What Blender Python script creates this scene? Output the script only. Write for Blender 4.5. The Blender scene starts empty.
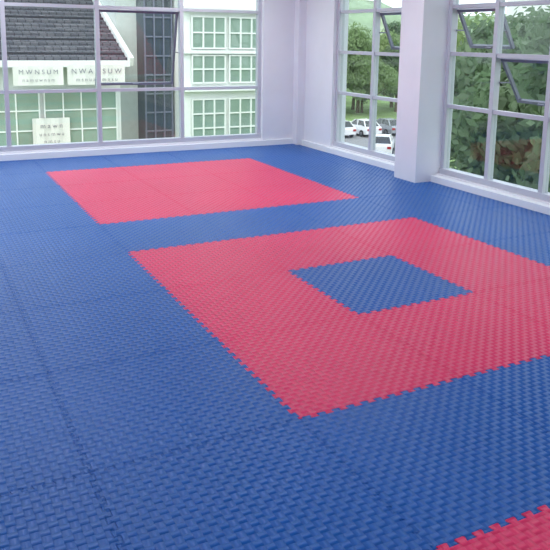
import bpy, bmesh, math, random
from mathutils import Vector, Matrix, noise
random.seed(7)
S=bpy.context.scene
S.view_settings.view_transform='Standard'
S.view_settings.look='None'

# ---------------------------------------------------------------- materials
def lin(c):
    return tuple(((v/255)/12.92 if v/255<=.04045 else ((v/255+.055)/1.055)**2.4) for v in c)+(1,)
def mat(name,rgb,rough=.6,metal=0,spec=.5,noise_amt=0,nscale=5,bump=0):
    m=bpy.data.materials.new(name); m.use_nodes=True
    nt=m.node_tree; b=nt.nodes['Principled BSDF']
    b.inputs['Base Color'].default_value=lin(rgb); b.inputs['Roughness'].default_value=rough
    b.inputs['Metallic'].default_value=metal; b.inputs['Specular IOR Level'].default_value=spec
    if noise_amt or bump:
        tc=nt.nodes.new('ShaderNodeTexCoord'); n=nt.nodes.new('ShaderNodeTexNoise')
        n.inputs['Scale'].default_value=nscale; n.inputs['Detail'].default_value=5
        nt.links.new(tc.outputs['Object'],n.inputs['Vector'])
        if noise_amt:
            r=nt.nodes.new('ShaderNodeMapRange'); r.inputs[1].default_value=.3; r.inputs[2].default_value=.7
            r.inputs[3].default_value=1-noise_amt; r.inputs[4].default_value=1+noise_amt
            nt.links.new(n.outputs['Fac'],r.inputs[0])
            h=nt.nodes.new('ShaderNodeHueSaturation'); h.inputs['Color'].default_value=lin(rgb)
            nt.links.new(r.outputs[0],h.inputs['Value']); nt.links.new(h.outputs[0],b.inputs['Base Color'])
        if bump:
            bp=nt.nodes.new('ShaderNodeBump'); bp.inputs['Strength'].default_value=bump; bp.inputs['Distance'].default_value=.02
            nt.links.new(n.outputs['Fac'],bp.inputs['Height']); nt.links.new(bp.outputs[0],b.inputs['Normal'])
    return m

def mat_foam(name,rgb):
    """EVA foam with a basket-weave embossed surface (3.6 cm cells)."""
    m=bpy.data.materials.new(name); m.use_nodes=True
    nt=m.node_tree; N=nt.nodes; L=nt.links; b=N['Principled BSDF']
    b.inputs['Roughness'].default_value=.36; b.inputs['Specular IOR Level'].default_value=.34
    tc=N.new('ShaderNodeTexCoord'); sp=N.new('ShaderNodeSeparateXYZ'); L.new(tc.outputs['Object'],sp.inputs[0])
    def M(op,a,c=None,d=None):
        n=N.new('ShaderNodeMath'); n.operation=op
        for i,v in enumerate((a,c,d)):
            if v is None: continue
            if isinstance(v,(int,float)): n.inputs[i].default_value=v
            else: L.new(v,n.inputs[i])
        return n.outputs[0]
    K=28.0
    x=M('MULTIPLY',sp.outputs[0],K); y=M('MULTIPLY',sp.outputs[1],K)
    fx=M('FRACT',x); fy=M('FRACT',y)
    par=M('FLOORED_MODULO',M('ADD',M('FLOOR',x),M('FLOOR',y)),2.0)
    ax=M('SINE',M('MULTIPLY',fx,math.pi)); ay=M('SINE',M('MULTIPLY',fy,math.pi))
    ipar=M('SUBTRACT',1.0,par)
    h=M('ADD',M('MULTIPLY',ax,par),M('MULTIPLY',ay,ipar))
    bp=N.new('ShaderNodeBump'); bp.inputs['Strength'].default_value=1.0; bp.inputs['Distance'].default_value=.0075
    L.new(h,bp.inputs['Height']); L.new(bp.outputs[0],b.inputs['Normal'])
    n=N.new('ShaderNodeTexNoise'); n.inputs['Scale'].default_value=.7; n.inputs['Detail'].default_value=4
    L.new(tc.outputs['Object'],n.inputs['Vector'])
    r=N.new('ShaderNodeMapRange'); r.inputs[1].default_value=.3; r.inputs[2].default_value=.7; r.inputs[3].default_value=.94; r.inputs[4].default_value=1.06
    L.new(n.outputs['Fac'],r.inputs[0])
    hs=N.new('ShaderNodeHueSaturation'); hs.inputs['Color'].default_value=lin(rgb); L.new(r.outputs[0],hs.inputs['Value'])
    L.new(hs.outputs[0],b.inputs['Base Color'])
    return m

def mat_glass(name,tint=(242,247,247),refl=.035):
    m=bpy.data.materials.new(name); m.use_nodes=True; nt=m.node_tree; nt.nodes.clear()
    o=nt.nodes.new('ShaderNodeOutputMaterial'); t=nt.nodes.new('ShaderNodeBsdfTransparent'); g=nt.nodes.new('ShaderNodeBsdfGlossy')
    t.inputs[0].default_value=lin(tint); g.inputs['Roughness'].default_value=.03
    mx=nt.nodes.new('ShaderNodeMixShader'); mx.inputs[0].default_value=refl
    nt.links.new(t.outputs[0],mx.inputs[1]); nt.links.new(g.outputs[0],mx.inputs[2]); nt.links.new(mx.outputs[0],o.inputs[0])
    return m

BLUE=mat_foam('blue_foam',(0,86,166)); RED=mat_foam('red_foam',(220,42,98))
WALL=mat('wall_paint',(224,225,232),.7,noise_amt=.02,nscale=3)
SILL=mat('sill_paint',(232,235,240),.55)
FRAME=mat('aluminium_frame',(192,194,204),.4,.2)
FRAMED=mat('sash_frame',(120,122,138),.4,.3)
GLASS=mat_glass('window_glass')
CONC=mat('concrete',(120,118,116),.9,noise_amt=.1)
CEIL=mat('ceiling_paint',(225,225,228),.9)

# ---------------------------------------------------------------- helpers
def box(bm,lo,hi,mi=0,M=None):
    vs=[Vector((x,y,z)) for x in (lo[0],hi[0]) for y in (lo[1],hi[1]) for z in (lo[2],hi[2])]
    if M: vs=[M@v for v in vs]
    v=[bm.verts.new(p) for p in vs]
    for f in ((0,1,3,2),(4,6,7,5),(0,4,5,1),(2,3,7,6),(0,2,6,4),(1,5,7,3)):
        fc=bm.faces.new([v[i] for i in f]); fc.material_index=mi
def obj(name,bm,mats,parent=None,smooth=False,recalc=True):
    if recalc: bmesh.ops.recalc_face_normals(bm,faces=bm.faces[:])
    me=bpy.data.meshes.new(name); bm.to_mesh(me); bm.free()
    for m in mats: me.materials.append(m)
    if smooth:
        for p in me.polygons: p.use_smooth=True
    o=bpy.data.objects.new(name,me); S.collection.objects.link(o)
    if parent: o.parent=parent
    return o

# ---------------------------------------------------------------- floor mats
XR,YB=4.40,8.09
W=1/12; H=.013
def edge(a,b,straight):
    """jigsaw polyline from a to b (grid line, axis aligned, a<b)"""
    a=Vector(a); b=Vector(b)
    if straight: return [a,b]
    d=(b-a); Ln=d.length; d/=Ln; n=Vector((-d.y,d.x)) if abs(d.x)>.5 else Vector((1,0))
    k=max(2,round(Ln/W)); w=Ln/k; pts=[a]
    for i in range(k):
        t0=i*w
        pr=[(.25,0)] if i==0 else [(0,-1),(.29,-1),(.25,-.55)]
        po=[(.75,0)] if i==k-1 else [(.75,-.55),(.71,-1)]
        for f,s in pr+[(.20,.6),(.25,1),(.75,1),(.80,.6)]+po:
            pts.append(a+d*(t0+f*w)+n*(s*H))
    pts.append(b)
    return pts
xs=[i for i in range(-6,5)]+[XR]; ys=[j for j in range(-5,9)]
ys=ys+[YB]
def is_red(i,j):
    if not 0<=i<3: return None
    if 0<=j<3: return None if (i==1 and j==1) else 1
    if 4<=j<7: return 0
    if -4<=j<-1: return None if (i==1 and j==-3) else 2
    return None
tiles={'blue':bmesh.new(),0:bmesh.new(),1:bmesh.new(),2:bmesh.new()}
def offs(poly,d):
    n=len(poly); out=[]
    for i in range(n):
        p0,p,p1=poly[i-1],poly[i],poly[(i+1)%n]
        e0=(p-p0).normalized(); e1=(p1-p).normalized()
        n0=Vector((-e0.y,e0.x)); n1=Vector((-e1.y,e1.x)); m=(n0+n1)
        if m.length<1e-4: out.append(p+n0*d); continue
        m.normalize(); c=max(.5,m.dot(n0)); out.append(p+m*(d/c))
    return out
for a in range(len(xs)-1):
    for c in range(len(ys)-1):
        x0,x1,y0,y1=xs[a],xs[a+1],ys[c],ys[c+1]
        bot=edge((x0,y0),(x1,y0),c==0); top=edge((x0,y1),(x1,y1),c==len(ys)-2)
        lef=edge((x0,y0),(x0,y1),a==0 or c==len(ys)-2); rig=edge((x1,y0),(x1,y1),a==len(xs)-2 or c==len(ys)-2)
        poly=bot[:-1]+rig[:-1]+top[::-1][:-1]+lef[::-1][:-1]
        k=is_red(x0,y0); bm=tiles['blue' if k is None else k]
        o0=offs(poly,.0006); o1=offs(poly,.0034)
        dz=random.uniform(-.0007,.0007)
        vt=[bm.verts.new((p.x,p.y,dz)) for p in o1]; vm=[bm.verts.new((p.x,p.y,dz-.0022)) for p in o0]; vb=[bm.verts.new((p.x,p.y,-.02)) for p in o0]
        bm.faces.new(vt)
        n=len(vt)
        for i in range(n):
            j=(i+1)%n
            bm.faces.new((vm[i],vm[j],vt[j],vt[i])); bm.faces.new((vb[i],vb[j],vm[j],vm[i]))
obj('blue_puzzle_mats',tiles['blue'],[BLUE],recalc=False)
for k in (0,1,2): obj('red_puzzle_mats',tiles[k],[RED],recalc=False)

# ---------------------------------------------------------------- room shell
def simple(name,boxes,mats):
    bm=bmesh.new()
    for b in boxes: box(bm,b[0],b[1],b[2] if len(b)>2 else 0)
    return obj(name,bm,mats)
simple('floor',[((-6.2,-5.2,-.3),(4.75,8.4,-.02))],[CONC])
simple('ceiling',[((-6.2,-5.2,3.2),(4.75,8.4,3.4))],[CEIL])
simple('wall_left',[((-6.2,-5.2,-.02),(-6,8.4,3.2))],[WALL])
simple('wall_front',[((-6,-5.2,-.02),(4.75,-5,3.2))],[WALL])
simple('wall_back',[((-6,8.15,2.85),(4.5,8.4,3.2)),((3.76,8.12,-.02),(4.5,8.4,2.85)),((-6,8.15,-.02),(3.76,8.4,.12))],[WALL])
simple('wall_right',[((4.5,-5,2.85),(4.75,8.4,3.2)),((4.48,7.08,-.02),(4.75,8.4,2.85)),((4.5,-5,-.02),(4.75,7.08,.10))],[WALL])
bm=bmesh.new(); box(bm,(4.34,7.96,-.02),(4.50,8.14,3.2)); bmesh.ops.bevel(bm,geom=bm.edges[:],offset=.012,segments=2); obj('corner_column',bm,[WALL])
bm=bmesh.new(); box(bm,(4.15,4.45,-.02),(4.7,4.90,3.2)); bmesh.ops.bevel(bm,geom=bm.edges[:],offset=.008,segments=2); obj('wall_pillar',bm,[WALL])
simple('baseboard_back',[((-6,8.09,-.02),(3.76,8.15,.09)),((3.76,8.09,-.02),(4.34,8.12,.09))],[SILL])
simple('baseboard_right',[((4.40,4.9,-.02),(4.5,7.08,.08)),((4.44,7.08,-.02),(4.48,7.96,.08)),((4.40,-5,-.02),(4.5,4.45,.08))],[SILL])

# windows -------------------------------------------------------------
def window(name,axis,plane,s0,s1,mull,trans,z0,z1,sashes,ctrl=None):
    """axis 'x': runs along X in plane Y=plane, outward +Y; axis 'y': runs along Y, plane X=plane, outward +X"""
    M=Matrix(((1,0,0,0),(0,1,0,plane),(0,0,1,0),(0,0,0,1))) if axis=='x' else Matrix(((0,1,0,plane),(1,0,0,0),(0,0,1,0),(0,0,0,1)))
    bm=bmesh.new(); t=.03; d0,d1=.05,.14
    def B(lo,hi,mi=0,MM=None): box(bm,lo,hi,mi,M@MM if MM else M)
    B((s0,d0-.02,z0),(s1,d1+.02,z0+.07)); B((s0,d0,z1-.06),(s1,d1,z1))
    for s in [s0+t]+mull+[s1-t]: B((s-t,d0,z0+.07),(s+t,d1,z1-.06))
    edges=[s0]+mull+[s1]
    for i in range(len(edges)-1):
        a,b=edges[i]+t+(t if i==0 else 0),edges[i+1]-t-(t if i==len(edges)-2 else 0)
        for z in trans: B((a,d0+.01,z-.024),(b,d1-.01,z+.024))
        zs=[z0+.05]+trans+[z1-.05]
        for k in range(len(zs)-1):
            if (i,k) in sashes:
                ang,hh=sashes[(i,k)]
                ht=zs[k+1]-.03
                R=Matrix.Translation((0,d1,ht))@Matrix.Rotation(math.radians(ang),4,'X')
                h=hh or (zs[k+1]-zs[k]-.05)
                q=.026
                B((a,-.02,-h),(a+q*1.4,.02,0),1,R); B((b-q*1.4,-.02,-h),(b,.02,0),1,R)
                B((a+q*1.4,-.02,-h),(b-q*1.4,.02,-h+q*1.4),1,R); B((a+q*1.4,-.02,-q*1.4),(b-q*1.4,.02,0),1,R)
                B((a+q,-.003,-h+q),(b-q,.003,-q),2,R)
                B(((a+b)/2-.05,-.05,-h+.01),((a+b)/2+.05,-.02,-h+.03),1,R)
                dy=math.sin(math.radians(ang))*h*.55
                for s in (a+.01,b-.025):
                    B((s,d1-.02,ht-h*.55*math.cos(math.radians(ang))-.008),(s+.015,d1+dy,ht-h*.55*math.cos(math.radians(ang))+.008),1)
            else:
                B((a-.01,.092,zs[k]+.01),(b+.01,.098,zs[k+1]-.01),2)
    return obj(name,bm,[FRAME,FRAMED,GLASS])
window('window_1','x',8.15,-6,3.76,[-5.62,-4.29,-2.96,-1.63,-.3,1.03,2.36],[.98,2.22],.12,2.85,{(6,1):(14,None)})
window('window_2','y',4.5,4.90,7.08,[6.08],[.96,1.6,2.22],.10,2.85,{(0,2):(24,None)})
window('window_3','y',4.5,-5,4.45,[-4.6,-3.7,-2.8,-1.9,-1.0,-.1,.85,1.85,2.78,3.62],[.98,1.64,2.22],.10,2.85,{(10,2):(28,None),(9,1):(32,None)})

# ---------------------------------------------------------------- added ceiling fill lights, out of view, to brighten the room
FILL_GLOW=bpy.data.materials.new('fill_panel_glow'); FILL_GLOW.use_nodes=True
b=FILL_GLOW.node_tree.nodes['Principled BSDF']; b.inputs['Emission Color'].default_value=(.97,.98,1,1); b.inputs['Emission Strength'].default_value=3  # glowing panel of the added fill lights
for x in (-3.5,-.5,2.5):
    for y in (-3,0.5,4,7):
        bm=bmesh.new(); box(bm,(x-.65,y-.17,3.12),(x+.65,y+.17,3.2),0); box(bm,(x-.61,y-.13,3.112),(x+.61,y+.13,3.121),1)
        o=obj('added_ceiling_fill',bm,[FRAME,FILL_GLOW])
        l=bpy.data.lights.new('fill_light','AREA'); l.shape='RECTANGLE'; l.size=1.2; l.size_y=.25; l.energy=(17 if y<2 else 38); l.color=(.96,.98,1)  # added fill, weaker at the camera end for a darker foreground
        lo=bpy.data.objects.new('fill_light',l); lo.location=(x,y,3.1); S.collection.objects.link(lo); lo.parent=o

# ---------------------------------------------------------------- outside
GZ=-7.0
GRASS=mat('grass',(124,150,92),.95,noise_amt=.3,nscale=.25)
ASPH=mat('asphalt',(132,132,134),.9,noise_amt=.1,nscale=.4)
WHITEB=mat('white_render',(228,231,228),.8,noise_amt=.03)
PALE=mat('pale_render',(196,204,200),.8,noise_amt=.05)
GREENG=mat('green_glass',(136,158,146),.12,0,.8,noise_amt=.12,nscale=1.2)
DARKG=mat('dark_glass',(66,74,82),.35,0,.5,noise_amt=.2,nscale=1.5)
BANNER=mat('banner_vinyl',(222,220,214),.6)
INK=mat('banner_ink',(120,122,132),.7)
def mat_roof():
    m=mat('roof_shingle',(84,86,92),.85)
    nt=m.node_tree; tc=nt.nodes.new('ShaderNodeTexCoord'); br=nt.nodes.new('ShaderNodeTexBrick')
    br.inputs['Scale'].default_value=1.6; br.inputs['Color1'].default_value=lin((108,108,114)); br.inputs['Color2'].default_value=lin((84,86,94)); br.inputs['Mortar'].default_value=lin((54,56,62)); br.inputs['Mortar Size'].default_value=.04
    nt.links.new(tc.outputs['Object'],br.inputs[0]); nt.links.new(br.outputs[0],nt.nodes['Principled BSDF'].inputs['Base Color'])
    return m
ROOF=mat_roof()
simple('ground',[((-200,8.6,GZ-1),(500,500,GZ)),((4.9,-200,GZ-1),(500,8.6,GZ))],[GRASS])
simple('road',[((24,36,GZ),(30,120,GZ+.04)),((30,40,GZ),(56,62,GZ+.03)),((44,-60,GZ),(50,30,GZ+.04))],[ASPH])

def grid_window(bm,x0,x1,z0,z1,y,nx,nz,mg,mf,t=.05,depth=.12):
    box(bm,(x0,y,z0),(x1,y+.05,z1),mg)
    for i in range(nx+1):
        x=x0+(x1-x0)*i/nx; box(bm,(x-t/2,y-depth*.5,z0),(x+t/2,y+.02,z1),mf)
    for k in range(nz+1):
        z=z0+(z1-z0)*k/nz; box(bm,(x0,y-depth*.4,z-t/2),(x1,y+.02,z+t/2),mf)
bm=bmesh.new()
box(bm,(-12,26,GZ),(6.1,31,.75),0)
for a,b_ in ((-8,-4.6),(-4.2,-.9),(-.5,2.9),(3.1,5.9)):
    grid_window(bm,a,b_,-2.6,-.3,25.9,4,3,1,2)
    grid_window(bm,a,b_,-6,-3.6,25.9,4,3,1,2)
e0=[(-12.4,25.4,.82),(-12.4,31.5,3.5),(-12.4,37.6,.82)]; e1=[(6.3,25.4,.82),(6.3,31.5,3.5),(6.3,37.6,.82)]
for k in (0,1):
    q=[e0[k],e1[k],e1[k+1],e0[k+1]]
    v=[bm.verts.new(p) for p in q]+[bm.verts.new((p[0],p[1],p[2]-.15)) for p in q]
    for f in ((0,1,2,3),(7,6,5,4),(0,4,5,1),(1,5,6,2),(2,6,7,3),(3,7,4,0)):
        fc=bm.faces.new([v[i] for i in f]); fc.material_index=3
for i in range(15):
    t=(i+.5)/15; y=25.4+6.1*t; z=.82+2.68*t
    box(bm,(-12.4,y-.05,z),(6.28,y+.05,z+.07),3)
def bar(bm,p,q,w,h,mi):
    p=Vector(p); q=Vector(q); d=(q-p); Lx=d.length; R=d.to_track_quat('X','Z').to_matrix().to_4x4()
    box(bm,(0,-w/2,-h/2),(Lx,w/2,h/2),mi,Matrix.Translation(p)@R)
bar(bm,(6.38,25.3,.8),(6.38,31.5,3.55),.18,.36,0); bar(bm,(6.38,37.7,.8),(6.38,31.5,3.55),.18,.36,0)
box(bm,(-12.4,25.2,.62),(6.3,25.42,.86),0)
v=[bm.verts.new(p) for p in ((6.1,26,.7),(6.1,37,.7),(6.1,31.5,3.3))]; bm.faces.new(v)
box(bm,(-12,31,GZ),(6.1,37,.72),0)
obj('hall_building',bm,[WHITEB,GREENG,WHITEB,ROOF])
def banner(x0,x1,z0,z1,y,lines,pm=INK):
    bm=bmesh.new(); nx=10
    for i in range(nx):
        a=x0+(x1-x0)*i/nx; b_=x0+(x1-x0)*(i+1)/nx
        ya=y+.03*math.sin(i*1.7); yb=y+.03*math.sin((i+1)*1.7)
        v=[bm.verts.new(p) for p in ((a,ya,z0),(b_,yb,z0),(b_,yb,z1),(a,ya,z1))]; bm.faces.new(v)
    o=obj('wall_banner',bm,[BANNER],recalc=False)
    for (s,sz,z) in lines:
        c=bpy.data.curves.new('lettering','FONT'); c.body=s; c.size=sz; c.align_x='CENTER'; c.align_y='CENTER'
        t=bpy.data.objects.new('lettering',c); c.materials.append(pm); t.location=((x0+x1)/2,y-.06,z); t.rotation_euler=(math.pi/2,0,0)
        S.collection.objects.link(t); t.parent=o
banner(1.9,3.7,-.05,.66,25.1,[('M W N S U M',.24,.44),('n a m u w n s m',.18,.15)])
banner(3.85,6.05,-.05,.70,25.1,[('N W A M S U W',.27,.46),('m s n u a w m n s u',.2,.15)])
banner(2.6,4.0,-2.45,-1.35,25.75,[('m a w n',.26,-1.65),('u n s m w a',.2,-1.97),('n m s u',.2,-2.25)])
bm=bmesh.new()
box(bm,(6.5,28,GZ),(7.4,34,7),0); box(bm,(7.4,27,GZ),(8.66,34,7.5),1)
for x in (7.44,7.85,8.26,8.62): box(bm,(x-.03,26.92,GZ),(x+.03,27,7.5),2)
z=GZ
while z<7.5:
    box(bm,(7.4,26.93,z-.03),(8.66,26.99,z+.03),2); z+=.8
obj('stair_tower',bm,[PALE,DARKG,FRAMED,DARKG])
bm=bmesh.new()
box(bm,(8.75,26,GZ),(14.6,36,9),0)
for zc in (-5.2,-2.35,.2,1.75,4.4,7):
    for a,b_ in ((9.15,10.65),(10.85,12.4),(12.7,14.2)):
        if zc in (.2,): grid_window(bm,a,b_,-.1,1.05,25.92,3,2,1,2,.06)
        elif zc==1.75: grid_window(bm,a,b_,1.35,2.65,25.92,3,2,1,2,.06)
        else: grid_window(bm,a,b_,zc-.3,zc+1.55,25.92,3,3,1,2,.06)
for z in (-.35,2.95,-3.0,5.9): box(bm,(8.75,25.7,z-.1),(14.6,26,z+.1),0)
for z in (1.2,): box(bm,(8.75,25.8,z-.07),(14.6,26,z+.07),0)
obj('office_building',bm,[WHITEB,GREENG,WHITEB])
bm=bmesh.new()
box(bm,(60,52,GZ),(96,60,9),0)
for k in range(4):
    for i in range(10): grid_window(bm,61+i*3.4,63.6+i*3.4,-5+k*3.4,-3.2+k*3.4,51.95,2,1,1,0,.1)
box(bm,(59.5,51.5,9),(96.5,60.5,9.5),2)
obj('apartment_building',bm,[WHITEB,GREENG,ROOF])

# cars ------------------------------------------------------------------
CARW=mat('car_paint_white',(232,232,236),.25,0,.6); CARS=mat('car_paint_silver',(168,172,178),.25,.5); CARD=mat('car_paint_dark',(52,56,66),.25,.2)
CGL=mat('car_glass',(30,36,42),.08,0,.8); TYRE=mat('tyre_rubber',(28,28,28),.8); HUB=mat('wheel_hub',(160,160,165),.3,.8); TAIL=mat('tail_lamp',(160,24,24),.3)
def car(x,y,rot,paint):
    bm=bmesh.new()
    sec=[(-2.1,.35,.75,.78),(-2.05,.28,.95,.84),(-1.2,.22,1.0,.87),(-.9,.22,1.02,.87),(0,.22,.98,.88),(.8,.22,.96,.87),(1.7,.24,.82,.84),(2.1,.32,.62,.74)]
    rings=[]
    for (px,zb,zt,w) in sec:
        rings.append([bm.verts.new(p) for p in ((px,-w,zb),(px,-w*1.02,(zb+zt)/2),(px,-w*.94,zt),(px,w*.94,zt),(px,w*1.02,(zb+zt)/2),(px,w,zb))])
    for i in range(len(rings)-1):
        for k in range(6): bm.faces.new((rings[i][k],rings[i][(k+1)%6],rings[i+1][(k+1)%6],rings[i+1][k]))
    bm.faces.new(rings[0]); bm.faces.new(rings[-1])
    v=[bm.verts.new(p) for p in ((-1.75,-.78,.97),(.95,-.78,.95),(.95,.78,.95),(-1.75,.78,.97),(-1.25,-.6,1.44),(.2,-.6,1.46),(.2,.6,1.46),(-1.25,.6,1.44))]
    for f,mi in (((4,5,6,7),0),((0,1,5,4),1),((1,2,6,5),1),((2,3,7,6),1),((3,0,4,7),1)):
        fc=bm.faces.new([v[i] for i in f]); fc.material_index=mi
    for (a,b_) in ((0,4),(1,5),(2,6),(3,7)): bar(bm,v[a].co.copy(),v[b_].co.copy(),.07,.07,0)
    for sy in (-1,1): box(bm,(-.42,sy*.70-.07,.97),(-.34,sy*.70+.07,1.44),0)
    for sx in (-1.3,1.3):
        for sy in (-.82,.82):
            r=bmesh.ops.create_cone(bm,cap_ends=True,segments=20,radius1=.31,radius2=.31,depth=.2,matrix=Matrix.Translation((sx,sy,.31))@Matrix.Rotation(math.pi/2,4,'X'))
            for vv in r['verts']:
                for fc in vv.link_faces: fc.material_index=2
            r=bmesh.ops.create_cone(bm,cap_ends=True,segments=12,radius1=.18,radius2=.18,depth=.22,matrix=Matrix.Translation((sx,sy,.31))@Matrix.Rotation(math.pi/2,4,'X'))
            for vv in r['verts']:
                for fc in vv.link_faces: fc.material_index=3
    for sy in (-.62,.62): box(bm,(-2.14,sy-.15,.62),(-2.06,sy+.15,.8),4)
    o=obj('car',bm,[paint,CGL,TYRE,HUB,TAIL]); o.location=(x,y,GZ+.031); o.rotation_euler=(0,0,rot)
for (x,y,r,p) in ((33.6,53.5,1.57,CARW),(36.2,53.2,1.57,CARW),(38.8,53,1.57,CARS),(41.4,53,1.57,CARW),(44,53,1.57,CARD),(46.6,53,1.57,CARW),
                  (31.6,43.4,.9,CARW),(35.2,42.8,1.57,CARS),(38,42.5,1.57,CARD)):
    car(x,y,r,p)

# trees -----------------------------------------------------------------
BARK=mat('bark',(92,78,62),.9,noise_amt=.2)
def leafmat(n,rgb):
    m=mat(n,rgb,.6,noise_amt=.3,nscale=1.1)
    nt=m.node_tree; b=nt.nodes['Principled BSDF']; tr=nt.nodes.new('ShaderNodeBsdfTranslucent'); tr.inputs[0].default_value=lin(tuple(min(255,c*1.35) for c in rgb))
    mx=nt.nodes.new('ShaderNodeMixShader'); mx.inputs[0].default_value=.4; o=nt.nodes['Material Output']
    nt.links.new(b.outputs[0],mx.inputs[1]); nt.links.new(tr.outputs[0],mx.inputs[2]); nt.links.new(mx.outputs[0],o.inputs[0])
    return m
LEAF=[leafmat('leaves_dark',(92,112,84)),leafmat('leaves_mid',(122,142,98))]
def tree_mesh(name,h,cr,nleaf,lm,seed,ls=.28):
    rnd=random.Random(seed); bm=bmesh.new()
    def limb(p,q,r0,r1,n=7):
        p=Vector(p); q=Vector(q); R=(q-p).to_track_quat('Z','Y').to_matrix()
        A=[bm.verts.new(p+R@Vector((r0*math.cos(t*2*math.pi/n),r0*math.sin(t*2*math.pi/n),0))) for t in range(n)]
        B=[bm.verts.new(q+R@Vector((r1*math.cos(t*2*math.pi/n),r1*math.sin(t*2*math.pi/n),0))) for t in range(n)]
        for i in range(n): bm.faces.new((A[i],A[(i+1)%n],B[(i+1)%n],B[i]))
    limb((0,0,0),(.1,0,h*.4),.22,.15); limb((.1,0,h*.4),(0,.1,h*.8),.15,.05)
    clumps=[]
    for i in range(18):
        a=rnd.uniform(0,6.28); rr=cr*math.sqrt(rnd.random())*.75; z=h*rnd.uniform(.35,.92)
        rr*=1-.5*max(0,(z/h-.6)/.4)
        c=Vector((rr*math.cos(a),rr*math.sin(a),z)); clumps.append((c,cr*rnd.uniform(.32,.5)))
        limb((0,0,z*.65),c,.07,.025,5)
    for i in range(nleaf):
        c,r=rnd.choice(clumps)
        d=Vector((rnd.gauss(0,1),rnd.gauss(0,1),rnd.gauss(0,1))).normalized()
        p=c+d*r*rnd.uniform(.5,1.05); p.z=c.z+(p.z-c.z)*.8
        nrm=(d+Vector((rnd.gauss(0,.5),rnd.gauss(0,.5),rnd.gauss(0,.5)))).normalized(); R=nrm.to_track_quat('Z','Y').to_matrix()
        s=ls*rnd.uniform(.6,1.2); t=rnd.uniform(0,6.28)
        q=[Vector((math.cos(t+k*math.pi/2)*s*(1 if k%2 else .5),math.sin(t+k*math.pi/2)*s*(1 if k%2 else .5),0)) for k in range(4)]
        f=bm.faces.new([bm.verts.new(p+R@v) for v in q]); f.material_index=1
    me=bpy.data.meshes.new(name); bm.to_mesh(me); bm.free(); me.materials.append(BARK); me.materials.append(lm)
    return me
TM=[tree_mesh('tree_a',7.5,3.2,9000,LEAF[0],1,.18),tree_mesh('tree_b',8.5,3.4,9000,LEAF[1],2,.2),tree_mesh('tree_c',6.5,2.8,7000,LEAF[0],3,.2)]
def tree(x,y,s=1,k=None,z=GZ):
    o=bpy.data.objects.new('tree',TM[random.randrange(3) if k is None else k]); o.location=(x,y,z); o.scale=(s,s,s*random.uniform(.95,1.1)); o.rotation_euler=(0,0,random.uniform(0,6.28)); S.collection.objects.link(o)
for (x,y,s,k) in ((14.5,8.2,1.3,0),(16.5,13.6,1.2,0),(20.5,19.0,1.3,0),(22,14.5,1.4,2),(25.5,25.5,1.2,1),(17.5,2.0,1.2,0),(28,22,1.3,0),(32,16,1.4,1),(27,10,1.4,0),(23,3,1.4,1),(34,29,1.3,0),(39,22,1.5,2)):
    tree(x,y,s,k)
for i in range(40):
    t=i/39; tree(46+t*90+random.uniform(-4,4),112-t*62+random.uniform(-8,8),random.uniform(1.0,1.6))
for i in range(16):
    tree(36+random.uniform(0,26),74+random.uniform(-5,22),random.uniform(.8,1.3))
for (x,y) in ((20.5,40),(21,50),(20.5,62),(33,66.5),(40,66.5),(47,66.5),(53,33),(55,27)):
    tree(x,y,random.uniform(.6,.85))
bm=bmesh.new(); n=60
g=[[None]*(n+1) for _ in range(n+1)]
for i in range(n+1):
    for j in range(n+1):
        x=-60+i*9; y=150+j*5; h=44*math.sin(min(1,j/30)*math.pi/2)**1.2*(.55+.6*noise.noise(Vector((x*.012,y*.01,3))))
        h+=5*noise.noise(Vector((x*.06,y*.06,0)))*min(1,j/6)
        y2=y+(-.55*(x-40) if x>40 else 0)
        g[i][j]=bm.verts.new((x,y2,GZ+max(-.2,h*.7)))
for i in range(n):
    for j in range(n): bm.faces.new((g[i][j],g[i+1][j],g[i+1][j+1],g[i][j+1]))
obj('hillside',bm,[mat('hill_forest',(128,148,120),.95,noise_amt=.3,nscale=.12,bump=.5)],smooth=True)

# ---------------------------------------------------------------- sky + sun
w=bpy.data.worlds.new('World'); S.world=w; w.use_nodes=True; nt=w.node_tree; bg=nt.nodes['Background']
sk=nt.nodes.new('ShaderNodeTexSky'); sk.sky_type='NISHITA'; sk.sun_disc=False; sk.sun_elevation=math.radians(50); sk.sun_rotation=math.radians(200); sk.dust_density=4; sk.air_density=1.2
mx=nt.nodes.new('ShaderNodeMix'); mx.data_type='RGBA'; mx.inputs[0].default_value=.8
sc=nt.nodes.new('ShaderNodeVectorMath'); sc.operation='SCALE'; sc.inputs[3].default_value=.12
nt.links.new(sk.outputs[0],sc.inputs[0]); nt.links.new(sc.outputs[0],mx.inputs[6]); mx.inputs[7].default_value=(.9,.94,1,1)
nt.links.new(mx.outputs[2],bg.inputs[0]); bg.inputs[1].default_value=2.6
sl=bpy.data.lights.new('sun','SUN'); sl.energy=1.2; sl.angle=math.radians(20); sl.color=(1,.97,.92)
so=bpy.data.objects.new('sun',sl); so.rotation_euler=(math.radians(42),0,math.radians(-35)); so.location=(-10,-20,30); S.collection.objects.link(so)

# ---------------------------------------------------------------- camera
cd=bpy.data.cameras.new('camera'); co=bpy.data.objects.new('camera',cd); S.collection.objects.link(co); S.camera=co
R=((0.891,-0.4537,0.0148),(0.0684,0.1663,0.9837),(0.4488,0.8755,-0.1792))
M=Matrix(((R[0][0],R[1][0],-R[2][0],-1.5709),(R[0][1],R[1][1],-R[2][1],-2.7688),(R[0][2],R[1][2],-R[2][2],1.7956),(0,0,0,1)))
co.matrix_world=M
cd.sensor_fit='HORIZONTAL'; cd.sensor_width=36; cd.lens=717.98/550*36; cd.shift_y=-105.65/550; cd.clip_end=1000
